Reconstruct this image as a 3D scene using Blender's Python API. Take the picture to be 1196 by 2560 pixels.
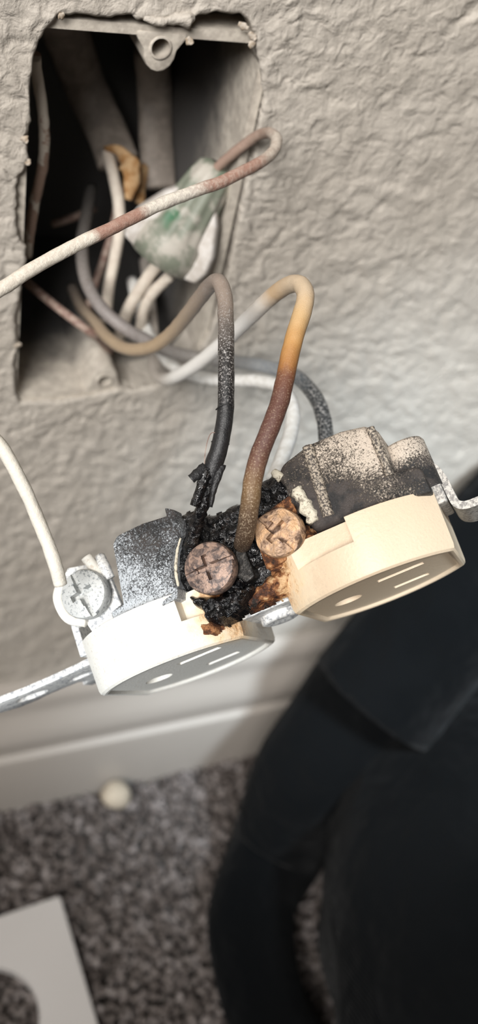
import bpy, bmesh, math, random
from mathutils import Vector, Matrix, noise
random.seed(7)
for o in list(bpy.data.objects): bpy.data.objects.remove(o)
SC = bpy.context.scene
COL = SC.collection
# ------------------------------------------------------------------ camera
# All lengths below are millimetres; objects carry a 0.001 scale.  World: X along the wall, Y into the wall, Z up.
F, CX, CY = 2361.7, 598.0, 1280.0
H = Vector((0.9263459, -0.10984339, 0.36030225)); D = Vector((-0.20367568, 0.65857182, 0.72443038))
N = Vector((-0.31685879, -0.74445791, 0.58769288))          # wall axes seen in camera space (x right, y down, z forward)
WALLD, HOLEZ = 176.777, 297.6
def ray(px, py): return Vector(((px-CX)/F, (py-CY)/F, 1.0))
def c2w(v): return Vector((H.dot(v), N.dot(v), -D.dot(v)))
_r = ray(400, 120); _h = c2w(_r*(WALLD/N.dot(_r)))
CAM = Vector((0, 0, HOLEZ)) - _h                              # camera place, mm
def at(px, py, z): return CAM + c2w(ray(px, py)*z)           # point seen at a pixel at depth z
def on_wall(px, py, y=0.0):
    d = c2w(ray(px, py)); return CAM + d*((y-CAM.y)/d.y)
def on_floor(px, py, z=0.0):
    d = c2w(ray(px, py)); return CAM + d*((z-CAM.z)/d.z)
cd = bpy.data.cameras.new('camera'); cam = bpy.data.objects.new('camera', cd); COL.objects.link(cam)
ax, ay, az = c2w(Vector((1,0,0))), c2w(Vector((0,-1,0))), c2w(Vector((0,0,-1)))
cam.matrix_world = Matrix(((ax.x,ay.x,az.x,CAM.x*.001),(ax.y,ay.y,az.y,CAM.y*.001),(ax.z,ay.z,az.z,CAM.z*.001),(0,0,0,1)))
cd.sensor_fit = 'VERTICAL'; cd.sensor_height = 36; cd.lens = 36*F/2560; cd.clip_start = .002; cd.clip_end = 20
cd.dof.use_dof = True; cd.dof.focus_distance = .158; cd.dof.aperture_fstop = cd.lens/2.5
SC.camera = cam
# ------------------------------------------------------------------ light
SC.view_settings.view_transform = 'Standard'; SC.view_settings.look = 'None'
SC.view_settings.exposure = 0.0; SC.view_settings.gamma = 1; SC.view_settings.use_curve_mapping = False
wd = bpy.data.worlds.new('room_light'); SC.world = wd; wd.use_nodes = True
wd.node_tree.nodes['Background'].inputs[0].default_value = (1.0, .93, .86, 1); wd.node_tree.nodes['Background'].inputs[1].default_value = .03
def lamp(kind, name, loc, target, energy, color, **kw):
    l = bpy.data.lights.new(name, kind); l.energy = energy; l.color = color
    for k, v in kw.items(): setattr(l, k, v)
    o = bpy.data.objects.new(name, l); COL.objects.link(o); o.location = Vector(loc)*.001
    o.rotation_euler = (Vector(target)-Vector(loc)).to_track_quat('-Z', 'Y').to_euler(); return o
lamp('AREA', 'window_light', (-470, -560, 900), (85, 0, 330), 2.45, (1.0, .972, .94), shape='RECTANGLE', size=.5, size_y=.45, spread=math.radians(60))
lamp('SPOT', 'flashlight', (-175, -215, 275), (-22, -93, 208), .75, (.74, .88, 1.0), spot_size=math.radians(28), spot_blend=.9, shadow_soft_size=.012)
lamp('SPOT', 'cool_patch_spot', (76, -240, 490), (104, -5, 80), 14.0, (.76, .89, 1.0), spot_size=math.radians(31), spot_blend=1.0, shadow_soft_size=.03)  # added cool spot making the bright patch on wall and baseboard; source unseen
# ------------------------------------------------------------------ helpers
def link(o, parent=None):
    COL.objects.link(o)
    if parent: o.parent = parent
    return o
def tag(o, label, cat, group=None, kind=None):
    o['label'] = label; o['category'] = cat
    if group: o['group'] = group
    if kind: o['kind'] = kind
    return o
def root(name, loc=(0,0,0), rot=None):
    o = bpy.data.objects.new(name, None); o.empty_display_size = 5
    m = Matrix.Translation(Vector(loc)*.001)
    if rot: m = m @ rot.to_4x4()
    o.matrix_world = m @ Matrix.Scale(.001, 4); return link(o)
def mesh(name, vf, mat, parent=None, smooth=True, org=None, attr=None):
    v, f = vf; me = bpy.data.meshes.new(name)
    if org is not None: v = [Vector(p)-Vector(org) for p in v]
    me.from_pydata([tuple(p) for p in v], [], f); me.materials.append(mat)
    if attr is not None:
        a = me.attributes.new('t', 'FLOAT', 'POINT'); a.data.foreach_set('value', attr)
    bm = bmesh.new(); bm.from_mesh(me); bmesh.ops.recalc_face_normals(bm, faces=bm.faces); bm.to_mesh(me); bm.free()
    me.polygons.foreach_set('use_smooth', [smooth]*len(me.polygons)); me.update()
    o = bpy.data.objects.new(name, me)
    if parent is None:
        o.scale = (.001,)*3
        if org is not None: o.location = Vector(org)*.001
    return link(o, parent)
def autosmooth(o, ang=35):
    me = o.data; bm = bmesh.new(); bm.from_mesh(me)
    for e in bm.edges: e.smooth = len(e.link_faces) == 2 and e.calc_face_angle(0) < math.radians(ang)
    for f in bm.faces: f.smooth = True
    bm.to_mesh(me); bm.free(); return o
def prism(poly, a, b, axes='xyz', bev=0.0, seg=2):
    """polygon in the first two axes, extruded from a to b along the third; returns (v,f)"""
    bm = bmesh.new(); ix = ['xyz'.index(c) for c in axes]
    def P(p, h):
        q = [0,0,0]; q[ix[0]], q[ix[1]], q[ix[2]] = p[0], p[1], h; return q
    lo = [bm.verts.new(P(p, a)) for p in poly]; hi = [bm.verts.new(P(p, b)) for p in poly]; n = len(poly)
    bm.faces.new(lo[::-1]); bm.faces.new(hi)
    for i in range(n): bm.faces.new((lo[i], lo[(i+1)%n], hi[(i+1)%n], hi[i]))
    bmesh.ops.recalc_face_normals(bm, faces=bm.faces)
    if bev:
        es = [e for e in bm.edges if e.calc_face_angle(0) > math.radians(28)]
        bmesh.ops.bevel(bm, geom=es, offset=bev, segments=seg, affect='EDGES', profile=.5, clamp_overlap=True)
    return grab(bm)
def grab(bm):
    bm.verts.index_update(); r = ([v.co.copy() for v in bm.verts], [[v.index for v in f.verts] for f in bm.faces]); bm.free(); return r
def rect(x0, x1, y0, y1): return [(x0,y0),(x1,y0),(x1,y1),(x0,y1)]
def box(x0, x1, y0, y1, z0, z1, bev=0.0): return prism(rect(x0,x1,y0,y1), z0, z1, 'xyz', bev)
def circ(cx, cy, r, n=32, a0=0, a1=2*math.pi): return [(cx+r*math.cos(a0+(a1-a0)*i/n), cy+r*math.sin(a0+(a1-a0)*i/n)) for i in range(n)]
def join(*parts):
    V, Fc = [], []
    for v, f in parts:
        k = len(V); V += list(v); Fc += [[i+k for i in q] for q in f]
    return V, Fc
def lathe(prof, c=(0,0,0), axis='z', n=32, cap=True):
    V, Fc = [], []
    for r, h in prof:
        for i in range(n):
            a = 2*math.pi*i/n; p = (r*math.cos(a), r*math.sin(a), h)
            if axis == 'y': p = (p[0], p[2], -p[1])
            V.append(Vector(p)+Vector(c))
    for k in range(len(prof)-1):
        for i in range(n): Fc.append([k*n+i, k*n+(i+1)%n, (k+1)*n+(i+1)%n, (k+1)*n+i])
    if cap: Fc.append(list(range(n))[::-1]); Fc.append([(len(prof)-1)*n+i for i in range(n)])
    return V, Fc
def smooth_path(pts, sub=8):
    pts = [Vector(p) for p in pts]; out = []
    P = [pts[0]*2-pts[1]] + pts + [pts[-1]*2-pts[-2]]
    for i in range(1, len(P)-2):
        p0, p1, p2, p3 = P[i-1:i+3]
        for k in range(sub):
            t = k/sub
            out.append(.5*((2*p1)+(p2-p0)*t+(2*p0-5*p1+4*p2-p3)*t*t+(3*p1-p0-3*p2+p3)*t**3))
    out.append(pts[-1]); return out
def tube(pts, r, n=14, sub=8, lump=0.0, lscale=.5, flat=None):
    """tube along a smoothed path; r number or list per control point; returns ((v,f), t per vertex)"""
    path = smooth_path(pts, sub); m = len(path)
    rr = [r]*len(pts) if not isinstance(r, (list, tuple)) else r
    V, Fc, T = [], [], []
    tan = [(path[min(i+1,m-1)]-path[max(i-1,0)]).normalized() for i in range(m)]
    up = Vector((0,0,1)) if abs(tan[0].z) < .9 else Vector((1,0,0))
    if flat is not None: up = Vector(flat[0])
    L = [0.0]
    for i in range(1, m): L.append(L[-1]+(path[i]-path[i-1]).length)
    for i in range(m):
        x = (up-tan[i]*up.dot(tan[i])).normalized(); y = tan[i].cross(x)
        if flat is None: up = x
        u = i/(m-1)*(len(pts)-1); k = min(int(u), len(pts)-2); rad = rr[k]+(rr[k+1]-rr[k])*(u-k)
        for j in range(n):
            a = 2*math.pi*j/n; d = x*math.cos(a)*(flat[1] if flat else 1)+y*math.sin(a); q = rad
            if lump: q = rad*(1+lump*noise.noise((path[i]+d*rad)*lscale))
            V.append(path[i]+d*q); T.append(L[i]/L[-1])
    for i in range(m-1):
        for j in range(n): Fc.append([i*n+j, i*n+(j+1)%n, (i+1)*n+(j+1)%n, (i+1)*n+j])
    Fc.append(list(range(n))[::-1]); Fc.append([(m-1)*n+j for j in range(n)])
    return (V, Fc), T
def cut(o, *cutters):
    """boolean-difference (v,f) cutters out of an object, result baked into its mesh"""
    tmp = []
    for c in cutters:
        me = bpy.data.meshes.new('tmp'); me.from_pydata([tuple(p) for p in c[0]], [], c[1])
        bm = bmesh.new(); bm.from_mesh(me); bmesh.ops.recalc_face_normals(bm, faces=bm.faces); bm.to_mesh(me); bm.free()
        t = bpy.data.objects.new('tmp', me); COL.objects.link(t); tmp.append(t)
        md = o.modifiers.new('b', 'BOOLEAN'); md.operation = 'DIFFERENCE'; md.solver = 'EXACT'; md.object = t
    keep = o.parent, o.matrix_basis.copy(); o.parent = None; o.matrix_basis = Matrix.Identity(4)
    bpy.context.view_layer.update(); dg = bpy.context.evaluated_depsgraph_get()
    me = bpy.data.meshes.new_from_object(o.evaluated_get(dg)); me.name = o.name
    o.modifiers.clear(); o.data = me; o.parent = keep[0]; o.matrix_basis = keep[1]
    for t in tmp: bpy.data.objects.remove(t)
    return o
# ------------------------------------------------------------------ materials
class NT:
    def __init__(s, name, rough=.6, metal=0.0, spec=.5):
        s.m = bpy.data.materials.new(name); s.m.use_nodes = True; s.t = s.m.node_tree
        s.b = s.t.nodes['Principled BSDF']; s.b.inputs['Roughness'].default_value = rough
        s.b.inputs['Metallic'].default_value = metal; s.b.inputs['Specular IOR Level'].default_value = spec
        s.co = s.n('ShaderNodeTexCoord').outputs['Object']
    def n(s, typ, **kw):
        nd = s.t.nodes.new(typ)
        for k, v in kw.items(): setattr(nd, k, v)
        return nd
    def l(s, a, b): s.t.links.new(a, b)
    def noise(s, scale, detail=3, rough=.55, dist=0.0, stretch=None):
        nd = s.n('ShaderNodeTexNoise'); nd.inputs['Scale'].default_value = scale; nd.inputs['Detail'].default_value = detail
        nd.inputs['Roughness'].default_value = rough; nd.inputs['Distortion'].default_value = dist
        if stretch:
            mp = s.n('ShaderNodeMapping'); mp.inputs['Scale'].default_value = stretch; s.l(s.co, mp.inputs[0]); s.l(mp.outputs[0], nd.inputs[0])
        else: s.l(s.co, nd.inputs[0])
        return nd.outputs[0]
    def rng(s, sock, a, b, c=0.0, d=1.0):
        nd = s.n('ShaderNodeMapRange'); nd.interpolation_type = 'SMOOTHSTEP'; s.l(sock, nd.inputs[0])
        for i, v in enumerate((a, b, c, d)): nd.inputs[i+1].default_value = v
        return nd.outputs[0]
    def math(s, op, a, b=None):
        nd = s.n('ShaderNodeMath', operation=op)
        for i, v in enumerate((a, b)):
            if v is None: continue
            if isinstance(v, (int, float)): nd.inputs[i].default_value = v
            else: s.l(v, nd.inputs[i])
        return nd.outputs[0]
    def mix(s, f, a, b):
        nd = s.n('ShaderNodeMix', data_type='RGBA')
        for i, v in ((0, f), (6, a), (7, b)):
            if isinstance(v, (int, float)): nd.inputs[i].default_value = v
            elif isinstance(v, tuple): nd.inputs[i].default_value = (*v, 1)
            else: s.l(v, nd.inputs[i])
        return nd.outputs[2]
    def ramp(s, sock, stops, interp='LINEAR'):
        nd = s.n('ShaderNodeValToRGB'); s.l(sock, nd.inputs[0]); cr = nd.color_ramp; cr.interpolation = interp
        while len(cr.elements) < len(stops): cr.elements.new(.5)
        for e, (p, c) in zip(cr.elements, stops): e.position = p; e.color = (*c, 1)
        return nd.outputs[0]
    def axis(s, i):
        nd = s.n('ShaderNodeSeparateXYZ'); s.l(s.co, nd.inputs[0]); return nd.outputs[i]
    def t_attr(s):
        nd = s.n('ShaderNodeAttribute'); nd.attribute_name = 't'; return nd.outputs['Fac']
    def dist(s, p):
        nd = s.n('ShaderNodeVectorMath', operation='DISTANCE'); s.l(s.co, nd.inputs[0]); nd.inputs[1].default_value = p; return nd.outputs['Value']
    def color(s, c):
        if isinstance(c, tuple): s.b.inputs['Base Color'].default_value = (*c, 1)
        else: s.l(c, s.b.inputs['Base Color'])
        return s
    def bump(s, sock, dist, strength=1.0):
        nd = s.n('ShaderNodeBump'); nd.inputs['Distance'].default_value = dist; nd.inputs['Strength'].default_value = strength
        s.l(sock, nd.inputs['Height'])
        if s.b.inputs['Normal'].is_linked: s.l(s.b.inputs['Normal'].links[0].from_socket, nd.inputs['Normal'])
        s.l(nd.outputs[0], s.b.inputs['Normal']); return s
def dusty(name, base, dust, scale=2.5, lo=.45, hi=.6, rough=.7, base2=None, bscale=.3, bump=.00008, metal=0.0, spec=.4):
    m = NT(name, rough, metal, spec); c = base
    if base2: c = m.mix(m.rng(m.noise(bscale), .4, .6), base, base2)
    n = m.noise(scale, 4, .65); m.color(m.mix(m.rng(n, lo, hi), c, dust)); m.bump(n, bump); return m.m
# wall paint, greige
m = NT('wall_paint', .62, spec=.3); c = m.mix(m.rng(m.noise(.03), .35, .65), (.45,.408,.355), (.48,.438,.385)); m.color(c)
m.bump(m.noise(1.3, 4, .6), .00022); m.bump(m.noise(.33, 3, .5, .8), .0008); M_WALL = m.m
M_TORN = dusty('torn_drywall_paper', (.38,.30,.22), (.52,.46,.39), .9, .4, .6, .9)
m = NT('baseboard_paint', .38); m.color((.385,.348,.31)); m.bump(m.noise(.2, 2), .0001); M_BASE = m.m
m = NT('carpet_backing', .95); m.color((.10,.088,.080)); M_CARPET0 = m.m
m = NT('carpet_fibre', .95, spec=.1); m.color(m.ramp(m.noise(.15, 4, .65), [(.32,(.05,.041,.037)),(.5,(.135,.115,.106)),(.68,(.29,.26,.25))])); M_PILE = m.m
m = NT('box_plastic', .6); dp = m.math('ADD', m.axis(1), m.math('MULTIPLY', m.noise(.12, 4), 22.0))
m.color(m.mix(m.rng(dp, -22.0, 4.0), m.mix(m.rng(m.noise(.5, 4), .4, .6), (.44,.395,.34), (.55,.50,.43)), (.075,.072,.07))); m.bump(m.noise(.6, 4), .0002); M_BOX = m.m  # beige overspray at the front; deeper in, the box's shade is painted dark
m = NT('yoke_metal', .45, .12); m.color(m.mix(m.rng(m.axis(0), 10, 25), m.mix(m.rng(m.noise(1.4, 4, .7), .40, .52), (.36,.37,.39), (.74,.74,.72)), m.mix(m.rng(m.noise(1.8, 4, .7), .38, .58), (.15,.137,.125), (.38,.35,.31)))); m.bump(m.noise(2.5), .00005); M_YOKE = m.m
# receptacle plastics, in receptacle millimetres: burn stain spreads from the joint between the two outlets
BURN = (-1.0, 13.0, -7.0)
def heat_plastic(name, white, almond, speck):
    m = NT(name, .42, spec=.4)
    u = m.math('ADD', m.axis(0), m.math('MULTIPLY', m.noise(.25, 3), 9.0))
    body = m.mix(m.rng(u, -7.0, 9.0), white, almond)
    body = m.mix(m.rng(m.noise(2.6, 4, .7), .56, .66, 0, .55), body, speck)
    d = m.math('ADD', m.dist(BURN), m.math('MULTIPLY', m.math('SUBTRACT', m.noise(.45, 5, .65), .5), 9.0))
    k = m.rng(d, 2.0, 12.0, 0, 1)
    st = m.ramp(k, [(0.0,(.006,.004,.003)),(.12,(.03,.012,.006)),(.25,(.19,.07,.022)),(.42,(.52,.29,.13)),(.72,(.78,.58,.37)),(1.0,(.8,.68,.5))])
    m.color(m.mix(m.rng(d, 7.0, 15.0), st, body)); m.bump(m.noise(1.8, 4, .6), .00007)
    m.bump(m.rng(d, 3, 9), .0003); return m.m
M_FACE = heat_plastic('face_plastic', (.74,.725,.675), (.60,.475,.34), (.47,.39,.30))
# thermoset back: black with pale overspray
def back_plastic():
    m = NT('back_plastic', .55, spec=.4); u = m.axis(0); v = m.axis(2)
    base = m.mix(m.rng(m.noise(.35, 3), .42, .6), (.016,.015,.015), (.050,.041,.037))
    fine = m.noise(3.4, 5, .8, .6)
    amt = m.math('ADD', fine, m.math('MULTIPLY', m.math('SUBTRACT', m.noise(.16, 2), .5), .35))
    lw = m.rng(u, -8.0, -22.0, -.01, .07)                       # left end heavily painted over
    lv = m.rng(v, -24.0, -11.0, -.02, .06)
    left = m.math('ADD', lw, lv); rt = m.rng(u, 14.0, 27.0, -.12, .06); rv = m.rng(v, -14.0, -19.0, -.12, .05)
    right = m.math('ADD', rt, rv); side = m.rng(u, -1.0, 1.0)
    bias = m.math('ADD', m.math('MULTIPLY', left, m.math('SUBTRACT', 1.0, side)), m.math('MULTIPLY', right, side))
    a = m.rng(m.math('ADD', amt, bias), .44, .60)
    dust = m.mix(side, (.50,.53,.56), (.52,.44,.36))
    m.color(m.mix(a, base, dust)); m.bump(m.math('ADD', fine, a), .00010); return m.m
M_BACK = back_plastic()
m = NT('melted_char', .12, spec=.6); m.color(m.mix(m.rng(m.noise(.9, 4), .55, .75), (.004,.004,.0045), (.03,.022,.018)))
m.bump(m.noise(.75, 4, .6, 1.0), .0007); M_CHAR = m.m
m = NT('burnt_rust', .7); m.color(m.ramp(m.noise(.8, 5, .65), [(.32,(.012,.007,.004)),(.47,(.10,.032,.010)),(.58,(.33,.14,.05)),(.72,(.58,.34,.17))])); m.bump(m.noise(1.2, 5, .7), .0006); M_RUST = m.m
m = NT('scorched_plastic', .55); m.color(m.ramp(m.math('ADD', m.noise(.5, 5, .65), m.rng(m.axis(0), -3.0, 9.0, -.12, .10)), [(.32,(.010,.006,.004)),(.42,(.08,.025,.009)),(.50,(.28,.115,.04)),(.57,(.56,.35,.18)),(.75,(.68,.48,.28))])); m.bump(m.noise(.9, 5, .7), .0006); M_NECK = m.m
m = NT('screw_scorched', .5, .25); m.color(m.ramp(m.noise(.8, 5, .7, .6), [(.3,(.030,.024,.024)),(.45,(.12,.088,.078)),(.55,(.30,.205,.16)),(.72,(.42,.29,.22))])); m.bump(m.noise(2, 4), .00012); M_SCR1 = m.m
m = NT('screw_corroded', .55, .15); m.color(m.ramp(m.noise(.27, 4, .6, 1.2), [(.34,(.045,.027,.018)),(.44,(.17,.10,.065)),(.50,(.44,.29,.19)),(.62,(.62,.38,.21))])); m.bump(m.noise(.5, 4, .6, 1), .0009); M_SCR2 = m.m
M_SCRG = dusty('screw_painted', (.22,.235,.24), (.52,.53,.52), 1.8, .34, .5, .5, metal=.15)
M_STEEL = dusty('screw_steel', (.34,.33,.31), (.5,.48,.44), 1.5, .4, .6, .4, metal=.6)
M_BRASS = dusty('terminal_brass', (.012,.011,.010), (.06,.055,.05), 1.2, .45, .65, .4, metal=.4)
M_COPPAINT = dusty('painted_copper', (.25,.17,.13), (.46,.41,.35), .10, .47, .52, .6, bump=.0001)
M_COPPAINT2 = dusty('painted_copper_pale', (.60,.53,.45), (.80,.77,.70), .6, .3, .45, .6, bump=.0001)
M_RIB = dusty('dusty_rib', (.055,.046,.04), (.40,.34,.27), 2.4, .42, .6, .7)
M_CRUST = dusty('pale_crust', (.20,.17,.13), (.60,.55,.44), 1.1, .36, .5, .8, bump=.0004)
M_COPPER = dusty('dull_copper', (.22,.135,.11), (.38,.29,.24), .6, .4, .6, .6)
M_WHITEW = dusty('white_wire_insulation', (.62,.54,.46), (.70,.63,.54), .5, .4, .6, .55)
M_WHITEW2 = dusty('white_wire_bright', (.66,.64,.60), (.80,.79,.76), .6, .4, .6, .5)
M_GREYW = dusty('painted_black_wire', (.10,.09,.088), (.40,.36,.33), .35, .36, .52, .6)
M_GREYW2 = dusty('black_wire_overspray', (.022,.026,.03), (.42,.44,.46), 1.1, .45, .62, .5)
M_SHEATH = dusty('cable_sheath', (.20,.17,.145), (.28,.24,.205), .2, .4, .6, .6)
M_PAPER = dusty('kraft_paper', (.34,.17,.06), (.52,.34,.18), .3, .4, .6, .8)
m = NT('connector_green', .55); m.color(m.mix(m.rng(m.noise(.16, 5, .6), .44, .62), m.mix(m.rng(m.noise(.10, 2), .28, .42), (.03,.13,.06), (.185,.20,.155)), (.42,.39,.34))); M_GREEN = m.m
M_PALE = dusty('connector_painted', (.44,.40,.36), (.58,.55,.52), .25, .4, .6, .6)
m = NT('plate_plastic', .35); m.color((.55,.525,.505)); M_PLATE = m.m
m = NT('crumb_plaster', .9); m.color((.47,.40,.31)); m.bump(m.noise(.8), .0005); M_CRUMB = m.m
m = NT('black_cloth', .9, spec=.07); m.color(m.mix(m.rng(m.noise(.02), .4, .6), (.0016,.0021,.0026), (.0025,.003,.0035)))
m.b.inputs['Sheen Weight'].default_value = .03
wv = m.n('ShaderNodeTexWave'); wv.inputs['Scale'].default_value = .55; m.l(m.co, wv.inputs[0]); m.bump(wv.outputs[1], .0002); m.bump(m.noise(.035, 3), .006); M_CLOTH = m.m
m = NT('slot_dark', .8); m.color((.02,.018,.016)); M_DARK = m.m
def wire_mat(name, stops, speck, scale=2.2, lo=.55, hi=.66, rough=.5, wob=.08, bump=.00009):
    m = NT(name, rough); t = m.math('ADD', m.t_attr(), m.math('MULTIPLY', m.math('SUBTRACT', m.noise(.5, 3), .5), wob))
    c = m.ramp(t, [s[:2] for s in stops]); n = m.noise(scale, 4, .7)
    amt = m.ramp(t, [(s[0], (s[2],)*3) for s in stops])
    k = m.math('MULTIPLY', m.rng(n, lo, hi), amt)
    m.color(m.mix(k, c, speck)); m.bump(n, bump); return m.m
def idx_stops(P, stops):
    """colour stops given at control-point numbers -> stops along the arc length"""
    path = smooth_path(P, 8); L = [0.0]
    for i in range(1, len(path)): L.append(L[-1]+(path[i]-path[i-1]).length)
    return [(L[min(int(k*8), len(L)-1)]/L[-1], c, a) for k, c, a in stops]
# ------------------------------------------------------------------ the room: wall with its ragged cut-out
HOLE_PX = [(142,40),(170,36),(230,38),(290,42),(330,36),(345,48),(420,50),(478,50),(492,38),(520,32),(560,30),(602,36),(622,52),(634,78),(641,105),(643,125),(650,160),(656,205),(661,250),(656,282),(648,310),
 (643,345),(640,378),(626,425),(612,482),(600,540),(589,600),(577,660),(562,725),(547,775),(528,830),(490,895),(455,938),(400,962),(340,978),(295,974),(262,984),(232,992),(190,998),(150,1004),(95,1006),(52,1008),(40,990),(37,940),(35,895),(46,868),(40,820),(41,780),(49,755),(54,715),
 (66,650),(64,618),(48,598),(41,552),(43,510),(41,464),(48,440),(61,424),(72,400),(68,370),(60,341),(72,328),(78,301),(75,265),(74,233),(79,185),(84,138),(98,100),(112,80)]
def resample(pts, n):
    L = [0.0]
    for i in range(len(pts)): L.append(L[-1]+(pts[(i+1)%len(pts)]-pts[i]).length)
    out = []; k = 0
    for j in range(n):
        s = L[-1]*j/n
        while L[k+1] < s: k += 1
        a, b = pts[k], pts[(k+1)%len(pts)]; out.append(a.lerp(b, (s-L[k])/max(1e-9, L[k+1]-L[k])))
    return out
hole = resample([on_wall(*p) for p in HOLE_PX], 800)
hc = sum(hole, Vector())/len(hole); X0, X1, Z0, Z1 = -420, 760, -5, 760
def relief(x, z):
    p = Vector((x*.9+z*.25, z*.9, 3.0)); q = p+Vector((noise.noise(p*.21), noise.noise(p*.23+Vector((9,9,9))), 0))*2.2
    a = noise.noise(q*.23); b = noise.noise(q*.52+Vector((5,2,7))); c = noise.noise(q*1.15)
    crack = math.exp(-(noise.noise(q*.17+Vector((20,3,1)))/.055)**2)*max(0, .5+noise.noise(q*.11))
    blob = max(-.35, min(.45, a*1.5))
    return .55*blob+.28*b+.12*c-.60*crack
def build_wall():
    n = len(hole); S = [0.0]
    while S[-1] < 420: S.append(S[-1]+.55*(1+S[-1]/45))
    V, Fc = [], []
    dirs = []
    for i, p in enumerate(hole):
        d = Vector((p.x-hc.x, 0, (p.z-hc.z)*.75)); dirs.append(d.normalized())
    for k in range(12):
        dirs = [(dirs[i-1]+dirs[i]*2+dirs[(i+1)%n]).normalized() for i in range(n)]
    V += [Vector((p.x*1.0+d.x*.3, 11.5, p.z+d.z*.3)) for p, d in zip(hole, dirs)]
    V += [Vector((p.x+d.x*.15+.35*noise.noise(p*.9), 1.0, p.z+d.z*.15+.35*noise.noise(p*.8))) for p, d in zip(hole, dirs)]
    for s in S:
        b = min(1, s/420); b = b*b*(3-2*b)
        for i, p in enumerate(hole):
            d = dirs[i]; cand = []
            if d.x > 1e-6: cand.append((X1-p.x)/d.x)
            if d.x < -1e-6: cand.append((X0-p.x)/d.x)
            if d.z > 1e-6: cand.append((Z1-p.z)/d.z)
            if d.z < -1e-6: cand.append((Z0-p.z)/d.z)
            q = p+d*(s*((1-b)+b*min(cand)/S[-1]))
            jag = .5*noise.noise(p*.55)*math.exp(-s/1.5)
            h = relief(q.x, q.z)*(.35+.65*min(1, s/2))+.45*math.exp(-s/1.6)-.6*math.exp(-s/.35)
            V.append(Vector((q.x+d.x*jag, -h, q.z+d.z*jag)))
    R = len(S)+2
    for k in range(R-1):
        for i in range(n): Fc.append([k*n+i, k*n+(i+1)%n, (k+1)*n+(i+1)%n, (k+1)*n+i])
    base = len(V); V += [Vector((V[(R-1)*n+i].x, 110, V[(R-1)*n+i].z)) for i in range(n)]
    for i in range(n): Fc.append([(R-1)*n+i, (R-1)*n+(i+1)%n, base+(i+1)%n, base+i])
    Fc.append([base+i for i in range(n)])
    return V, Fc
w = mesh('wall_back', build_wall(), M_WALL); w['kind'] = 'structure'; w['label'] = 'textured greige painted wall with a ragged outlet cut-out'
for px in ((152,40,-14,6),(612,66,22,10),(634,92,14,16),(628,112,-10,14),(46,862,16,-6),(64,350,14,10),(476,104,10,16),(70,405,12,12)):
    a = on_wall(px[0], px[1], -.3); b = on_wall(px[0]+px[2]*.45, px[1]+px[3]*.45, -.6); c_ = on_wall(px[0]-px[2]*.7, px[1]-px[3]*.7, -.2)
    v, T = tube([c_, a, b], [.5, .75, .35], 8, 6, .8, 1.6, flat=((0,1,0), .3)); mesh('torn_paper', ([p for p in v[0]], v[1]), M_TORN, w)
# baseboard: moulded profile run along the wall
prof = [(0,-4),(-13.5,-4),(-13.5,37),(-12.8,40),(-10.8,41.5),(-10.6,44.5),(-11.4,47),(-11.2,51),(-9.4,57),(-7.0,61),(-6.0,64.5),(-6.2,68),(-5.4,71.5),(-3.6,73.6),(0,74.6)]
b = mesh('baseboard_back', prism([(y, z) for y, z in prof], X0, X1, 'yzx'), M_BASE, smooth=False); autosmooth(b, 30); b['kind'] = 'structure'
fl = mesh('floor', box(X0, X1, -900, 110, -12, -4), M_CARPET0, smooth=False); fl['kind'] = 'structure'
def build_pile():
    V, Fc = [], []; rnd = random.Random(3)
    def tuft(x, y, h, r):
        k = len(V); lx, ly = rnd.uniform(-2.2, 2.2), rnd.uniform(-2.2, 2.2)
        for j, (s, rr) in enumerate(((0, r), (.6, r*1.25), (.95, r*.8))):
            for a in range(5):
                t = 2*math.pi*a/5+j*.4; V.append((x+lx*s*s+rr*math.cos(t), y+ly*s*s+rr*math.sin(t), -5+(h+5)*s))
        V.append((x+lx, y+ly, h))
        for j in range(2):
            for a in range(5): Fc.append([k+j*5+a, k+j*5+(a+1)%5, k+j*5+5+(a+1)%5, k+j*5+5+a])
        for a in range(5): Fc.append([k+10+a, k+10+(a+1)%5, k+15])
    y = -10.0
    while y > -420:
        x = -260.0
        st = 2.6 if y > -260 else 3.6
        while x < 330:
            px = x+rnd.uniform(-1.1, 1.1); py = y+rnd.uniform(-1.1, 1.1)
            hh = 1.0+2.2*noise.noise(Vector((px*.05, py*.05, 0)))+rnd.uniform(-1.2, 1.4)
            tuft(px, py, max(-2, hh), rnd.uniform(1.0, 1.7)); x += st
        y -= st
    return V, Fc
pl = mesh('carpet_pile', build_pile(), M_PILE); tag(pl, 'mottled brown grey carpet pile covering the floor', 'carpet', kind='stuff')
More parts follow.
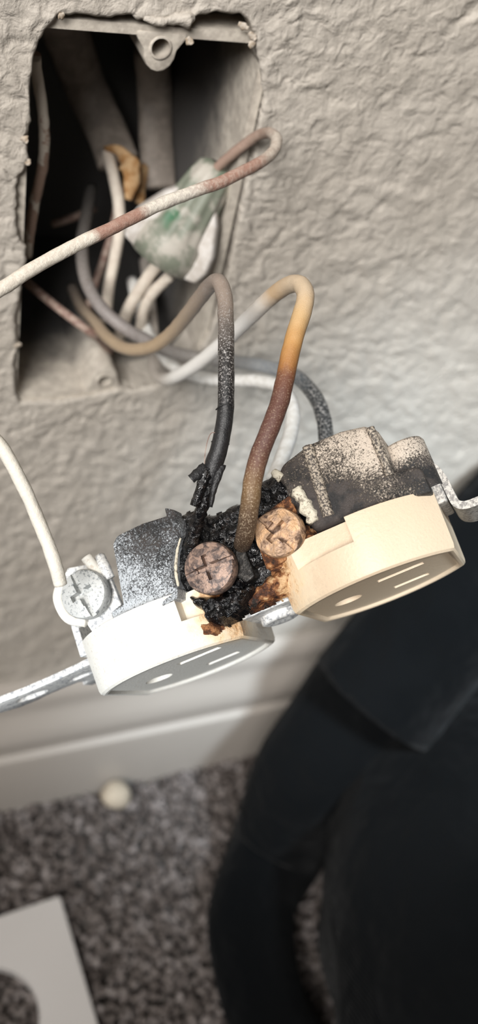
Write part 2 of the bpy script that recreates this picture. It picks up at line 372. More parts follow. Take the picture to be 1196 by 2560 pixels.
# ------------------------------------------------------------------ outlet box in the wall
bx = root('outlet_box', on_wall(330, 530, 35)); BO = on_wall(330, 530, 35)
tag(bx, 'paint-dusted beige plastic outlet box recessed in the wall', 'outlet box')
tl = on_wall(128, 52, 1.5); xr = on_wall(586, 540, 1.3).x; xl = on_wall(70, 520, 1.5).x-2.6; zt = on_wall(230, 52, 1.2).z; zb = on_wall(190, 995, 1.2).z
def rrect(x0, x1, z0, z1, r, n=6):
    out = []
    for cx, cz, a in ((x1-r, z1-r, 0), (x0+r, z1-r, 90), (x0+r, z0+r, 180), (x1-r, z0+r, 270)):
        for k in range(n+1):
            t = math.radians(a+90*k/n); out.append((cx+r*math.cos(t), cz+r*math.sin(t)))
    return out
def box_shell():
    o = rrect(xl, xr, zb, zt, 4); i = rrect(xl+1.9, xr-1.9, zb+1.9, zt-1.9, 2.4); n = len(o); V, Fc = [], []
    for ring, y in ((o, 74), (o, 1.3), (i, 1.3), (i, 71)):
        V += [Vector((x, y, z))-BO for x, z in ring]
    for k in range(3):
        for j in range(n): Fc.append([k*n+j, k*n+(j+1)%n, (k+1)*n+(j+1)%n, (k+1)*n+j])
    Fc.append(list(range(n))); Fc.append([3*n+j for j in range(n)][::-1]); return V, Fc
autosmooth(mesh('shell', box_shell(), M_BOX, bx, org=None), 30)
def boss(hx, hz, up):
    """tapered screw lug with a hole; up = +1 hangs from the top wall, -1 rises from the bottom wall"""
    e = (zt-1.0) if up > 0 else (zb+1.0)
    poly = [(hx-5.2, e), (hx-4.9, e-up*1.2)]
    for k in range(9):
        a = math.pi*(k/8); poly.append((hx-3.4*math.cos(a), hz-up*(.4+4.3*math.sin(a))))
    poly += [(hx+4.9, e-up*1.2), (hx+5.2, e)]
    o = mesh('screw_boss', prism([(x-BO.x, z-BO.z) for x, z in poly], 1.0-BO.y, 34-BO.y, 'xzy', .5), M_BOX, bx)
    cut(o, prism(circ(hx-BO.x, hz-BO.z, 1.9, 24), -40, 33-BO.y, 'xzy')); autosmooth(o, 35)
    k = mesh('hole_rim', lathe([(1.85, 0), (2.3, 0), (2.3, .45), (2.05, .6), (1.85, .35)], (hx-BO.x, .85-BO.y, hz-BO.z), 'y', 24, False), M_BOX, o)
h1 = on_wall(402, 120, 1); h2 = on_wall(262, 953, 1); boss(h1.x, h1.z, 1); boss(h2.x, h2.z, -1)
def wire(name, pts, r, mat, label, cat='wire', group=None, lump=.05, n=14, rot=0.0):
    P = [at(*p) for p in pts]; vf, T = tube(P, r, n, 8, lump, .5)
    if isinstance(mat, tuple): mat = wire_mat(mat[0], idx_stops(P, mat[1]), *mat[2:])
    o = mesh(name, vf, mat, org=P[0], attr=T); return tag(o, label, cat, group)
# lump of painted-over plaster bridging the top lug and the drywall edge
pp = [on_wall(x, y, 0) for x, y in ((360,44),(395,52),(430,50),(470,46),(486,44))]
tag(mesh('plaster_lump', tube(pp, [.5,1.1,.9,1.5,.7], 12, 8, .45, .7)[0], M_WALL, org=pp[0]), 'pale plaster lump bridging the upper screw lug and wall edge', 'plaster')
# ------------------------------------------------------------------ cables and wires inside the box
def cable(name, pts, r, label, paper):
    P = [at(*p) for p in pts]; e = root(name, P[0]); tag(e, label, 'cable')
    v, T = tube([p-P[0] for p in P], r, 20, 8, .03, .2, flat=((0,1,0), .55)); mesh('sheath', v, M_SHEATH, e)
    for q, rr in paper:
        Q = [at(*p)-P[0] for p in q]; v, T = tube(Q, rr, 8, 6, .35, .4, flat=((0,1,0), .35)); mesh('torn_paper', v, M_PAPER, e)
cable('sheathed_cable', [(120,-40,205),(165,80,225),(215,220,238),(262,320,240),(296,405,238)], [5.6,5.6,5.4,5.2,5.4], 'beige sheathed cable with torn brown paper at its end in the outlet box',
      [([(300,385,233),(322,410,232),(330,450,231),(322,500,232)], [1.5,2.6,2.4,1.0]), ([(262,372,234),(295,378,232),(325,392,232)], [.8,1.6,1.2])])
cable('sheathed_cable', [(378,120,222),(388,230,238),(390,330,242),(396,430,243),(402,470,243)], [4.4,4.6,4.6,4.6,4.2], 'straight beige sheathed cable behind the upper screw lug', 
      [([(365,415,240),(352,460,239),(350,510,239)], [1.4,1.8,1.2])])
wire('bare_wire', [(88,140,180),(93,190,186),(104,255,191),(110,310,194),(111,370,198),(104,430,202),(88,500,207),(76,570,210),(66,640,214)], 1.15, M_COPPAINT, 'paint-spattered bare wire running down the left edge of the outlet box', lump=.12)
wire('white_wire', [(268,380,236),(284,440,232),(297,510,231),(298,580,232),(286,650,236),(272,720,240),(266,800,246)], 1.45, M_WHITEW, 'white wire dropping from the torn paper cable end')
wire('bare_wire', [(300,470,240),(285,560,242),(262,640,243),(235,720,245),(215,790,249)], 1.0, M_COPPER, 'dull copper wire slanting down behind the white wires in the box')
wire('white_wire', [(400,655,226),(372,690,229),(345,730,233),(318,780,238),(300,840,246)], 1.5, M_WHITEW, 'white wire slanting down out of the green connector skirt')
wire('white_wire', [(425,690,226),(385,730,231),(362,770,236),(350,830,244)], 1.35, M_WHITEW, 'short tan wire beside the connector skirt')
wire('bare_wire', [(60,700,236),(110,742,232),(165,785,229),(222,828,230),(250,850,236),(275,880,246)], 1.05, M_COPPER, 'thin bare wire crossing the lower left of the box opening')
wire('bare_wire', [(130,560,250),(180,545,250),(240,520,250)], 1.0, M_COPPER, 'dim bare wire at the back of the outlet box')
# black-insulated and white wires that feed the far side of the receptacle
wire('black_wire', [(228,470,246),(216,540,238),(205,610,232),(212,690,226),(246,760,222),(300,812,221),(360,848,224),(430,880,228),(510,896,230),(590,905,222),(660,915,212),(735,938,203),(784,985,196),(808,1040,191),(816,1100,187),(818,1150,184)], 1.55,
     ('overspray_black_insulation', [(0,(.06,.055,.05),.2),(3,(.20,.175,.16),.4),(5,(.24,.21,.20),.4),(8,(.24,.22,.20),.4),(10,(.30,.32,.34),.6),(11,(.10,.115,.13),.9),(12,(.018,.022,.026),.8),(15,(.018,.022,.026),.7)], (.44,.43,.41), 2.2, .46, .64), 'grey-painted black wire looping from the box to the far side of the receptacle')
wire('white_wire', [(330,700,250),(352,790,244),(392,868,240),(440,920,236),(500,942,228),(570,951,220),(640,952,212),(700,968,205),(731,1015,199),(728,1080,194),(704,1150,188),(684,1200,184)], 1.5,
     M_WHITEW2, 'bright white wire running behind the browned wire to the receptacle')
# ------------------------------------------------------------------ the green wire connector
def connector():
    tip, end = at(548,412,212), at(402,650,222); a = (end-tip); Ln = a.length; zq = a.to_track_quat('Z', 'Y').to_matrix()
    e = root('wire_connector', tip, zq); tag(e, 'green wire connector with pale wings, dusted with paint, inside the box', 'wire connector')
    V, Fc = [], []; n = 48; prof = [(2.0,-.2),(3.2,.2),(4.3,1.0),(5.0,4),(5.8,9),(6.4,14),(6.8,17),(7.9,18.5),(8.3,22),(7.9,Ln),(6.6,Ln),(6.2,Ln-4)]
    for k, (r, z) in enumerate(prof):
        for i in range(n):
            q = r*(1+(.05*math.cos(12*2*math.pi*i/n) if 2 < k < 7 else 0)); t = 2*math.pi*i/n; V.append((q*math.cos(t), q*math.sin(t), z))
    for k in range(len(prof)-1):
        for i in range(n): Fc.append([k*n+i, k*n+(i+1)%n, (k+1)*n+(i+1)%n, (k+1)*n+i])
    Fc.append([(len(prof)-1)*n+i for i in range(n)])
    mesh('body', (V, Fc), M_GREEN, e)
    inv = zq.inverted()
    for px in ((478,668,220),(318,560,216)):                     # two finger wings
        d = inv @ (at(*px)-tip); d.z = 0; d.normalize(); s = Vector((-d.y, d.x, 0))
        poly = [(5.0,8),(7.5,11),(10.6,17),(11.4,21),(10.4,24.5),(7.0,25.5),(6.0,20)]
        v, f = prism(poly, -1.7, 1.7, 'xzy', .7); v = [d*p.x+s*p.y+Vector((0,0,p.z)) for p in v]
        autosmooth(mesh('wing', (v, f), M_PALE, e), 50)
connector()
# bare ground wire: from the connector, loop over the wall edge, out to the left and back to the ground screw
wire('ground_wire', [(520,450,214),(548,415,209),(596,374,203),(640,342,198),(672,332,193),(692,350,187),(680,384,182),(640,412,177),(560,452,172),(470,484,168),(380,520,164),(290,565,160),(200,608,157),(110,656,154),(20,712,151),
     (-70,775,149),(-135,870,148),(-120,975,149),(-55,1055,150),(5,1120,151),(58,1215,152),(102,1315,153),(136,1405,153),(152,1462,154)], 1.12, ('ground_wire_paint', [(0,(.36,.24,.19),0),(4,(.34,.24,.19),.1),(5,(.46,.39,.33),.5),(6.6,(.44,.36,.30),.3),(7.1,(.33,.19,.145),.15),(8.4,(.33,.19,.145),.25),(9.0,(.55,.50,.44),.8),(10.2,(.55,.50,.44),.8),(10.4,(.33,.19,.145),.1),(11.5,(.33,.19,.145),.1),(11.8,(.60,.54,.46),.8),(14,(.60,.54,.46),.8),(19,(.68,.65,.58),.8),(23,(.70,.67,.60),.8)], (.72,.67,.58), 1.2, .40, .6, .6, .012, .0002), 'long paint-spattered bare ground wire looping from the connector to the ground screw', 'wire', lump=.10, n=16)
# ------------------------------------------------------------------ the burnt duplex receptacle (local axes: x along it, y towards the terminal side, z out of the faces)
RU, RW, RV = Vector((.88846806,-.39953088,-.22583085)), Vector((-.31587093,-.17536597,-.932455)), Vector((.33294153,.89978989,-.28200725))
RT = Vector((8.25783632, 20.95474443, 167.94402259))
ru, rw, rv = c2w(RU), c2w(RW), c2w(RV)
RM = Matrix(((ru.x,rw.x,rv.x),(ru.y,rw.y,rv.y),(ru.z,rw.z,rv.z)))
rc = root('duplex_receptacle', CAM+c2w(RT), RM)
tag(rc, 'burnt duplex receptacle, white to almond faces and charred black terminal side, hanging on its wires', 'receptacle')
def loc(px, py, w):
    """receptacle coordinates of a pixel on the plane y = w"""
    d = ray(px, py); a = Vector((RU.dot(d), RW.dot(d), RV.dot(d))); o = -Vector((RU.dot(RT), RW.dot(RT), RV.dot(RT)))
    return o+a*((w-o.y)/a.y)
def uv(px, py, w): p = loc(px, py, w); return (p.x, p.z)
def face(cx, sgn):
    R, hx, T = 17.25, 14.3, 10.3; n = 22; a0 = math.acos(hx/R); pr = []
    for s in (1, -1):
        for k in range(n+1):
            a = a0+(math.pi-2*a0)*k/n; pr.append((s*R*math.cos(a), s*R*math.sin(a)))
    layers = [(1.02,-T),(1.02,-T+.4),(1.0,-1.0),(.988,-.35),(.962,-.02),(.93,0),(.915,-.12),(.89,-.55)]
    V, Fc = [], []; m_ = len(pr)
    for s, z in layers: V += [(cx+x*s, y*s, z) for x, y in pr]
    for k in range(len(layers)-1):
        for i in range(m_): Fc.append([k*m_+i, k*m_+(i+1)%m_, (k+1)*m_+(i+1)%m_, (k+1)*m_+i])
    Fc.append(list(range(m_))[::-1]); Fc.append([(len(layers)-1)*m_+i for i in range(m_)])
    o = mesh('outlet_face', (V, Fc), M_FACE, rc)
    slots = [box(cx+.2, cx+8.4, 5.3, 7.5, -8, 2), box(cx+1.0, cx+7.6, -7.4, -5.3, -8, 2), prism(circ(cx-6.6, 0, 2.6, 20), -8, 2)]
    ix = cx-sgn*hx                                              # terminal notch on the inner end of the terminal side
    x_in, x_out = ix-sgn*1.0, ix+sgn*(14.8 if sgn > 0 else 7.6); wn = 14.2 if sgn > 0 else 13.0
    notch = prism([(min(x_in,x_out), wn),(max(x_in,x_out), wn),(max(x_in,x_out), 20),(min(x_in,x_out), 20)], -12, -6.0 if sgn > 0 else -5.4)
    cut(o, *slots, notch); autosmooth(o, 28); return o
face(-19.05, -1); face(19.05, 1)
# back housing blocks
bl = mesh('back_housing', prism([uv(312,1548,16), uv(279,1360,16), uv(290,1338,16), uv(352,1308,16), uv(436,1282,16), uv(452,1320,16), uv(428,1370,16), uv(426,1440,16), uv(446,1476,16)], -15.5, 16, 'xzy', .7), M_BACK, rc); autosmooth(bl, 40)
mesh('housing_lip', prism([uv(365,1540,16.4), uv(438,1482,16.4), uv(447,1472,16.4), uv(446,1496,16.4), uv(330,1560,16.4)], 8, 16.9, 'xzy', .3), M_BACK, bl, smooth=False)
mesh('housing_fin', prism([uv(413,1270,15.5), uv(440,1276,15.5), uv(447,1345,15.5), uv(431,1352,15.5)], 12.5, 15.9, 'xzy', .3), M_BACK, bl, smooth=False)
mesh('housing_foot', prism([uv(278,1530,15), uv(318,1505,15), uv(325,1548,15), uv(286,1560,15)], 10, 15, 'xzy', .3), M_BACK, bl, smooth=False)
mesh('core', box(-12, 14, -12, 10.0, -20.5, -6.5, .8), M_CHAR, rc)
pr_ = [uv(785,1332,14), uv(735,1240,14), uv(690,1195,14), uv(702,1160,14), uv(755,1120,14), uv(772,1108,14), uv(850,1075,14), uv(908,1062,14), uv(942,1068,14), uv(968,1128,14), uv(1002,1238,14), uv(900,1285,14)]
br = mesh('back_housing', prism(pr_, -14, 14, 'xzy', 1.6, 3), M_BACK, rc); autosmooth(br, 40)
def bar(name, p0, p1, w0, r, parent, mat=M_BACK, lump=.12, hy=.8):
    a, b = loc(*p0, w0), loc(*p1, w0); v, T = tube([a, a.lerp(b, .5), b], r, 12, 8, lump, 1.2); return mesh(name, v, mat, parent)
bar('housing_rib', (770,1116), (822,1290), 14.0, 1.0, br, M_RIB); bar('housing_rib', (926,1070), (976,1188), 14.0, .7, br, M_RIB)
bar('housing_rib', (712,1180), (760,1280), 13.0, 1.0, br, lump=.5); bar('pale_crust', (742,1222), (788,1305), 13.9, 1.1, br, M_CRUST, .7); bar('pale_crust', (684,1180), (704,1196), 13.8, .8, br, M_CRUST, .6)
v, T = tube([loc(*p, 16.1) for p in ((452,1345),(443,1380),(440,1428),(446,1466))], [.15,.28,.32,.2], 8, 8, .5, 1.5); mesh('scorched_edge', v, M_CRUST, bl)
e2 = mesh('housing_step', prism([uv(968,1200,13), uv(985,1180,13), uv(1042,1166,13), uv(1056,1176,13), uv(1082,1230,13), uv(1000,1252,13)], -13, 13.2, 'xzy', .6), M_BACK, br, smooth=False); autosmooth(e2, 40)
p = loc(1000, 1112, 9); q = loc(1012, 1170, 9)
mesh('housing_post', lathe([(3.6, 0), (3.9, .5), (3.9, 9)], (p.x, 6.5, p.z-.4), 'z', 28), M_BACK, br)
# melted, glossy residue over the terminals: an uneven skin of char
def char_sheet(poly, w0, amp, st=.42, sc=.55, edge=1.4, back=3.0, seed=0.0, fn=None):
    P = [Vector(uv(*p, w0)).to_2d() if False else Vector((uv(*p, w0)[0], uv(*p, w0)[1])) for p in poly]
    def sd(pt):
        ins = False; dm = 1e9
        for i in range(len(P)):
            a, b = P[i], P[(i+1)%len(P)]; ab = b-a; t = max(0, min(1, (pt-a).dot(ab)/max(1e-9, ab.dot(ab)))); dm = min(dm, (pt-(a+ab*t)).length)
            if (a.y > pt.y) != (b.y > pt.y) and pt.x < (b.x-a.x)*(pt.y-a.y)/(b.y-a.y)+a.x: ins = not ins
        return dm if ins else -dm
    x0, x1 = min(p.x for p in P)-1, max(p.x for p in P)+1; y0, y1 = min(p.y for p in P)-1, max(p.y for p in P)+1
    nx, ny = int((x1-x0)/st)+1, int((y1-y0)/st)+1; V, idx, Fc = [], {}, []
    for j in range(ny):
        for i in range(nx):
            x, y = x0+i*st, y0+j*st; s = sd(Vector((x, y)))+.5*noise.noise(Vector((x*.9, y*.9, seed)))
            if s > -.3:
                k = min(1, max(0, s/edge)); q = Vector((x*sc, y*sc, 4+seed))
                h = amp*(noise.noise(q)+.55*noise.noise(q*2.3)+.35*abs(noise.noise(q*5.1)))
                idx[i, j] = len(V); V.append(Vector((x, w0-back*(1-k)**2+h*k+(fn(x, y) if fn else 0), y)))
    for j in range(ny-1):
        for i in range(nx-1):
            c = [(i,j),(i+1,j),(i+1,j+1),(i,j+1)]
            if all(t in idx for t in c): Fc.append([idx[t] for t in c])
    return V, Fc
mesh('melted_residue', char_sheet([(437,1290),(462,1272),(500,1282),(530,1280),(566,1262),(612,1244),(622,1200),(655,1195),(690,1172),(742,1212),(758,1262),(764,1320),(700,1385),(645,1418),(615,1462),(600,1490),(520,1490),(470,1500),(440,1470),(430,1420),(432,1350)], 12.0, 1.35, .36), M_CHAR, rc)
mesh('melted_drip', char_sheet([(455,1478),(500,1488),(560,1480),(600,1462),(640,1452),(615,1492),(606,1530),(580,1552),(545,1566),(512,1562),(500,1535),(476,1516)], 15.0, 1.2, .28, .8, 1.2, 3.5, 2.0), M_CHAR, rc)
mesh('scorched_crust', char_sheet([(488,1552),(520,1552),(552,1560),(545,1582),(520,1598),(494,1594),(482,1580)], 14.6, .5, .28, .9, .8, 2.0, 5.0), M_RUST, rc)
mesh('burnt_neck', char_sheet([(600,1500),(640,1452),(690,1415),(745,1385),(790,1352),(797,1382),(775,1420),(735,1445),(722,1480),(690,1500),(640,1522),(608,1535)], 12.4, .7, .35, .5, 1.6, 3.0, 8.0), M_NECK, rc)
mesh('neck_block', box(-6.0, 6.0, -9, 8.2, -9.8, -4.6, .6), M_NECK, rc)
mesh('burnt_crust', char_sheet([(738,1330),(760,1305),(796,1340),(792,1372),(760,1400),(715,1418),(668,1432),(660,1415),(700,1400)], 13.0, .8, .32, .7, 1.0, 3.0, 11.0), M_RUST, rc)
# terminal plates and screws
mesh('terminal_plate', prism([uv(590,1360,12.8), uv(606,1352,12.8), uv(640,1440,12.8), uv(618,1458,12.8), uv(588,1440,12.8)], 10, 13.3, 'xzy', .3), M_BRASS, rc, smooth=False)
mesh('terminal_plate', prism([uv(628,1310,13), uv(726,1238,13), uv(748,1290,13), uv(760,1380,13), uv(668,1425,13)], 10, 13.4, 'xzy', .3), M_RUST, rc, smooth=False)
def screw(px, w0, R, th, mat, ang, name, dome=.55, rough=0.0, slot=.55):
    c = loc(*px, w0+th)
    prof = [(R*.45, -6), (R*.45, 0), (R*.96, 0), (R, .35), (R, th-.7), (R*.95, th-.25), (R*.8, th), (R*.4, th+dome*.5), (.05, th+dome*.6)]
    v, f = lathe(prof, (0,0,0), 'y', 40)
    if rough: v = [p*(1+rough*noise.noise(p*.35+Vector((3,1,2)))) for p in v]
    v = [p+Vector((c.x, w0, c.z)) for p in v]
    o = mesh(name, (v, f), mat, rc)
    def blade(a, ln, wd, depth):
        vv, ff = box(-ln, ln, w0+th-depth, w0+th+2, -wd, wd); ca, sa = math.cos(a), math.sin(a)
        return [Vector((c.x+p.x*ca-p.z*sa, p.y, c.z+p.x*sa+p.z*ca)) for p in vv], ff
    a = math.radians(ang)
    cut(o, blade(a, R*1.1, slot, .9), blade(a+math.pi/2, R*.5, slot*1.25, 1.5), blade(a, R*.5, slot*1.4, 1.5)); autosmooth(o, 35); return o
screw((520,1418), 14.0, 4.45, 3.0, M_SCR1, 0, 'terminal_screw', slot=.38)
screw((694,1330), 14.0, 4.1, 2.6, M_SCR2, 62, 'terminal_screw', .9, .10, .55)
# yoke: left ear, ground tab, right bent strap, centre strap
ear_z = -6.8
ear = [(-30,6.5),(-36,6.2),(-38,5.6),(-44,5.0),(-50,4.9),(-54,5.8),(-58,5.6),(-61,3.0),(-62,0),(-61,-3.0),(-58,-5.6),(-54,-5.8),(-50,-4.9),(-44,-5.2),(-43,-8),(-45.5,-10),(-45.5,-13.5),(-40,-14),(-30,-13)]
o = mesh('yoke_ear', prism(ear, ear_z-1.3, ear_z, 'xyz', .25), M_YOKE, rc)
hole_ = [(-51.5+3.4*math.cos(a)*1.0, 2.3*math.sin(a)) for a in [2*math.pi*k/24 for k in range(24)]]
cut(o, prism(hole_, -12, -4), prism([(-41+2.6*math.cos(2*math.pi*k/20), -1.0+1.5*math.sin(2*math.pi*k/20)) for k in range(20)], -12, -4)); autosmooth(o, 30)
mesh('yoke_riser', prism([(-33.6,-8),(-35.0,-8),(-35.0,-17),(-33.6,-17.5)], -6, 9.5, 'xzy', .2), M_YOKE, rc, smooth=False)
gt = mesh('ground_tab', prism([uv(150,1460,13.2), uv(170,1420,13.2), uv(232,1408,13.2), uv(262,1420,13.2), uv(275,1440,13.2), uv(304,1512,13.2), uv(280,1532,13.2), uv(290,1560,13.2), uv(236,1588,13.2), uv(216,1558,13.2), uv(194,1570,13.2), uv(160,1545,13.2), uv(138,1500,13.2)], 12.0, 13.4, 'xzy', .25), M_YOKE, rc, smooth=False)
v, T = tube([loc(250,1392,13.5), loc(262,1420,14.2), loc(276,1446,14.0)], [1.0,1.15,.9], 10, 6); mesh('tab_finger', v, M_YOKE, gt)
screw((205,1484), 14.2, 4.35, 2.9, M_SCRG, 80, 'ground_screw', .5, 0, .48)
v, T = tube([loc(152,1462,14.6), loc(146,1500,14.6), loc(170,1545,14.4), loc(215,1555,14.2)], .95, 10, 6); mesh('wire_hook', v, M_COPPAINT2, rc)
v, T = tube([loc(248,1440,14.4), loc(232,1415,14.8), loc(216,1392,15.2)], [.95,1.0,1.05], 12, 6, .1); mesh('wire_stub', v, M_COPPAINT2, rc)
def strap(path, w0, w1, th, name):
    pts = smooth_path([Vector((u, 0, v)) for u, v in path], 6); m_ = len(pts); V, Fc = [], []
    for i, p in enumerate(pts):
        t = (pts[min(i+1, m_-1)]-pts[max(i-1, 0)]).normalized(); nn = Vector((t.z, 0, -t.x))
        for w_, s in ((w0, -.5), (w1, -.5), (w1, .5), (w0, .5)): V.append(Vector((p.x, w_, p.z))+nn*th*s)
    for i in range(m_-1):
        for j in range(4): Fc.append([i*4+j, i*4+(j+1)%4, i*4+4+(j+1)%4, i*4+4+j])
    Fc += [[0,1,2,3],[m_*4-4+j for j in range(4)]]
    return autosmooth(mesh(name, (V, Fc), M_YOKE, rc), 40)
strap([uv(1018,1166,7), uv(1048,1160,7), uv(1082,1168,7), uv(1108,1196,7), uv(1128,1236,7), uv(1142,1258,7), uv(1165,1262,7), uv(1200,1250,7), uv(1260,1228,7), uv(1330,1198,7)], -6, 7, 1.35, 'yoke_strap')
mesh('strap_rivet', box(31.5, 35.2, -4, 8, -13.5, -8.2, .4), M_YOKE, rc, smooth=False)
mesh('yoke_bridge', box(-9, 9, -9, 7.5, -4.4, -3.2, .3), M_YOKE, rc, smooth=False)
mesh('centre_boss', lathe([(3.2, -1), (3.6, 0), (3.6, 1.6), (2.9, 1.9), (1.8, 1.5)], (0, 0, -3.6), 'z', 28), M_YOKE, rc)
# far terminal side: plates and screws mirrored, seen only from another side
for sx in (-6.5, 8.0):
    mesh('terminal_plate', box(sx-5, sx+5, -14, -11.5, -18, -7.5, .3), M_YOKE, rc, smooth=False)
    mesh('terminal_screw', lathe([(1.9, 3), (1.9, 0), (4.2, 0), (4.2, -2.2), (3.4, -2.8)], (sx, -14, -13), 'y', 28), M_STEEL, rc)
# ------------------------------------------------------------------ the two burnt wires on the terminal side
P = [at(*p) for p in [(522,1206,153.5),(532,1168,153),(548,1122,152.5),(560,1062,152.5),(565,1000,153),(566,930,154),(566,860,155.5),(565,790,158),(560,735,161),(545,703,165),(518,722,171),(480,772,181),(430,832,196),(378,868,208),(318,872,218),(272,846,226),(238,806,234),(205,770,244),(180,720,255)]]
cw = root('charred_wire', P[0]); tag(cw, 'charred black wire with split curling insulation, tan beyond its sharp bend', 'wire')
v, T = tube([p-P[0] for p in P], [1.45,1.5,1.42,1.38,1.36,1.36,1.36,1.36,1.38,1.4,1.42]+[1.45]*8, 18, 10, .07, .6); 
M_CHARW = wire_mat('charred_insulation', idx_stops([p-P[0] for p in P], [(0,(.012,.012,.013),.03),(3.6,(.014,.014,.015),.06),(4.2,(.013,.013,.014),.7),(5.6,(.020,.018,.017),1),(6.4,(.10,.085,.075),.9),(7.4,(.25,.20,.165),.5),(8.5,(.30,.24,.20),.4),
    (9.5,(.26,.21,.18),.5),(11,(.36,.28,.21),.3),(12.5,(.50,.37,.24),.1),(15,(.42,.32,.22),.1),(18,(.25,.21,.18),.2)]), (.42,.40,.385), 3.2, .50, .66, .35, .03)
mesh('insulation', v, M_CHARW, cw, attr=T)
Q = [at(*p)-P[0] for p in [(540,1140,152.8),(530,1180,153),(518,1225,153.5),(508,1262,154),(498,1290,155.2),(488,1320,157.4),(480,1355,159),(474,1385,160.5)]]
v, T = tube(Q, [.9,.95,1.0,1.05,1.1,1.3,1.2,1.0], 14, 10, .30, 1.4); mesh('bare_conductor', v, M_CHAR, cw)
def flap(name, pts, wd, depth_bow, mat, th=.22):
    """curled strip of split insulation: centre line in pixels, half-width in mm, bowed across its width"""
    C = smooth_path([at(*p)-P[0] for p in pts], 6); m_ = len(C); V, Fc = [], []; view = c2w(Vector((0,0,1)))
    for i, c in enumerate(C):
        t = (C[min(i+1,m_-1)]-C[max(i-1,0)]).normalized(); s = t.cross(view).normalized(); k = wd[0]+(wd[1]-wd[0])*i/(m_-1); k *= 1+.25*noise.noise(c*1.3)
        for lay in (0, 1):
            for j in range(5):
                a = (j-2)/2; V.append(c+s*a*k+view*(depth_bow*(1-a*a)*-1+lay*th))
    for i in range(m_-1):
        for j in range(4):
            Fc.append([i*10+j, i*10+j+1, i*10+11+j, i*10+10+j]); Fc.append([i*10+5+j, i*10+15+j, i*10+16+j, i*10+6+j])
        for j in (0, 4): Fc.append([i*10+j, i*10+10+j, i*10+15+j, i*10+5+j])
    for i in (0, m_-1):
        for j in range(4): Fc.append([i*10+j, i*10+j+1, i*10+6+j, i*10+5+j])
    return mesh(name, (V, Fc), mat, cw)
m = NT('char_flake', .45); m.color((.014,.014,.015)); m.bump(m.noise(2, 4), .0002); M_FLAKE = m.m
flap('insulation_flap', [(516,1166,152.2),(500,1180,151.6),(478,1198,151.0)], (.95,.75), .35, M_FLAKE)
flap('insulation_flap', [(553,1160,152.4),(545,1190,152),(535,1222,152),(527,1268,152.6)], (.85,.35), .3, M_FLAKE)
flap('insulation_flap', [(520,1170,152),(508,1205,151.8),(496,1240,152),(486,1266,152.4)], (1.0,.75), .5, M_CHAR)
v, T = tube([at(*p)-P[0] for p in [(512,1160,152),(513,1135,151.5),(520,1100,151),(530,1082,151.5),(548,1085,152)]], .07, 6, 6); mesh('singed_fibre', v, M_COPPER, cw)
for yy, xx, tilt in ((1110, 551, .2), (1020, 563, -.5)):       # cracks in the hardened insulation show as lifted rims
    c = at(xx, yy, 152.6)-P[0]; ax_ = (at(xx+3, yy-20, 152.6)-at(xx, yy, 152.6)).normalized(); x_ = ax_.orthogonal().normalized(); y_ = ax_.cross(x_)
    ring = [c+(x_*math.cos(a)+y_*math.sin(a))*1.40+ax_*tilt*math.sin(a*2) for a in [2*math.pi*k/24 for k in range(25)]]
    v, T = tube(ring, .11, 6, 2, .5, 3); mesh('crack_rim', v, M_FLAKE, cw)
P2 = [(606,1362,160),(615,1330,152.5),(627,1250,149),(634,1195,149),(652,1130,149.5),(678,1065,150),(700,1005,151),(714,945,152),(726,885,153),(742,825,154.5),(758,775,156),(764,738,158),(752,712,161),(724,712,165),(684,738,171),(628,790,180),(566,850,192),(500,905,206),(446,938,218),(412,948,228),(388,925,236),(384,850,244),(374,740,254),(362,650,262)]
P2w = [at(*p) for p in P2]; vf, T = tube(P2w, 1.52, 18, 10, .05, .6)
M_HEATW = wire_mat('heat_browned_insulation', idx_stops(P2w, [(0,(.05,.03,.018),.9),(1.5,(.07,.04,.022),1),(2.6,(.17,.10,.045),1),(3.6,(.13,.06,.038),.7),(4.3,(.10,.042,.032),.45),(6,(.105,.042,.030),.45),(7.0,(.14,.052,.026),.35),(7.6,(.32,.14,.04),.15),(8.4,(.47,.25,.085),.1),
    (9.6,(.54,.36,.18),.1),(11,(.58,.45,.31),.2),(12.5,(.58,.46,.33),.15),(13.8,(.54,.38,.23),.1),(14.4,(.70,.64,.57),.2),(15.2,(.86,.84,.81),.2),(18,(.86,.84,.80),.1),(19,(.52,.47,.42),.1),(23,(.50,.45,.40),0)]), (.50,.40,.28), 4.0, .52, .68, .5, .02)
tag(mesh('heat_browned_wire', vf, M_HEATW, org=P2w[0], attr=T), 'heat-browned wire, maroon to orange to white, bent over beside the charred wire', 'wire')
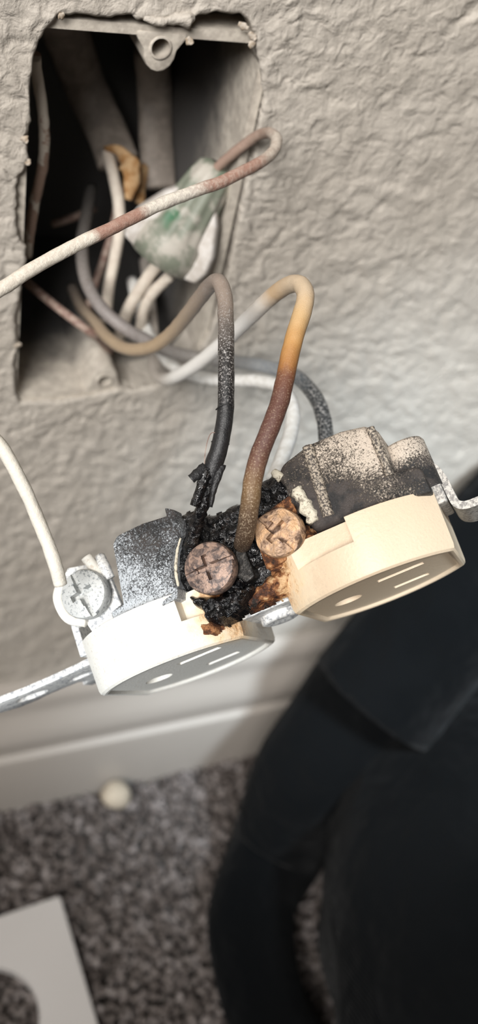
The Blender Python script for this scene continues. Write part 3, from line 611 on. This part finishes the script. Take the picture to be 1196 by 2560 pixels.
# ------------------------------------------------------------------ things on the carpet
def cover_plate():
    c = on_floor(150, 2240, 5); d1 = (on_floor(0, 2291, 5)-c); d1.z = 0; d1.normalize(); d2 = (on_floor(215, 2560, 5)-c); d2.z = 0; d2.normalize()
    d2 = (d2-d1*d1.dot(d2)).normalized(); up = d1.cross(d2)
    if up.z < 0: up = -up; 
    rot = Matrix(((d1.x, d2.x, up.x), (d1.y, d2.y, up.y), (d1.z, d2.z, up.z)))
    if rot.determinant() < 0: rot = Matrix(((d2.x, d1.x, up.x), (d2.y, d1.y, up.y), (d2.z, d1.z, up.z))); sw = True
    else: sw = False
    e = root('cover_plate', Vector((c.x, c.y, 0.6)), rot); tag(e, 'off-white duplex outlet cover plate lying on the carpet', 'cover plate')
    W, L_ = (107, 70) if sw else (70, 107)
    o = mesh('plate', prism(rrect(0, W, 0, L_, 1.2, 3), 0, 5, 'xyz', 1.6, 3), M_PLATE, e)
    cs = []
    for k in (33, 74):
        hx, hy = (k, 35) if sw else (35, k); R_, h_ = 17.5, 16.2; a0 = math.acos(h_/R_); ps = []
        for s in (1, -1):
            for i in range(17):
                a = a0+(math.pi-2*a0)*i/16; x_, y_ = s*R_*math.cos(a), s*R_*math.sin(a); ps.append((hx+x_, hy+y_) if sw else (hx+y_, hy+x_))
        cs.append(prism(ps, -2, 8))
    cs.append(prism(circ(*((53.5, 35) if sw else (35, 53.5)), 2.0, 20), -2, 8))
    cut(o, *cs); autosmooth(o, 35)
cover_plate()
c = on_floor(292, 1988, 6)
V, Fc = lathe([(.3,-6),(3.2,-5.2),(5.0,-2.5),(5.6,.5),(4.8,3.4),(2.8,5.2),(.3,5.6)], (0,0,0), 'z', 20)
V = [Vector((p.x*1.15, p.y, p.z))*(1+.22*noise.noise(p*.22)) for p in V]
tag(mesh('plaster_crumb', ([p+c for p in V], Fc), M_CRUMB, org=(c.x, c.y, 0)), 'small tan plaster crumb on the carpet against the baseboard', 'crumb')
# black garment lying to the right, between wall and carpet
g0 = on_floor(900, 2300); g = root('black_garment', g0); tag(g, 'black fabric garment heaped on the carpet against the wall, sleeve-like fold on top', 'clothing')
def soft(name, pts, rad, flatten, upv=(0,0,1), lump=.10, n=28):
    Pp = [(at(*p) if len(p) == 3 else on_floor(p[0], p[1], p[2]))-g0 for p in [q if q[2] > 0 else (*q[:2], -q[2], 0) for q in pts]]   # negative third value: height over the floor
    v, T = tube(Pp, rad, n, 8, lump, .03, flat=(upv, flatten)); return mesh(name, v, M_CLOTH, g)
soft('folded_edge', [(1450,1150,344),(1440,1165,344),(1370,1260,340),(1230,1440,338),(1065,1590,336),(908,1765,341),(790,1935,346),(700,2110,-26),(636,2250,-20),(634,2400,-16),(668,2540,-15),(740,2680,-15),(830,2790,-14),(842,2800,-14)], [2,11,20,21,23,23,21.5,19,16.5,15.5,15,15,10,2], .8)
soft('sleeve', [(1440,1140,316),(1425,1158,315),(1360,1230,312),(1250,1370,312),(1130,1510,312),(1020,1640,316),(930,1755,320)], [2,13,20,21,22,23,24], .75)
soft('body', [(1450,1130,392),(1448,1170,392),(1420,1330,390),(1345,1600,378),(1275,1900,-62),(1245,2150,-66),(1285,2420,-66),(1350,2700,-64),(1385,2850,-60),(1392,2880,-58)], [3,20,40,46,60,64,64,58,36,3], .95)
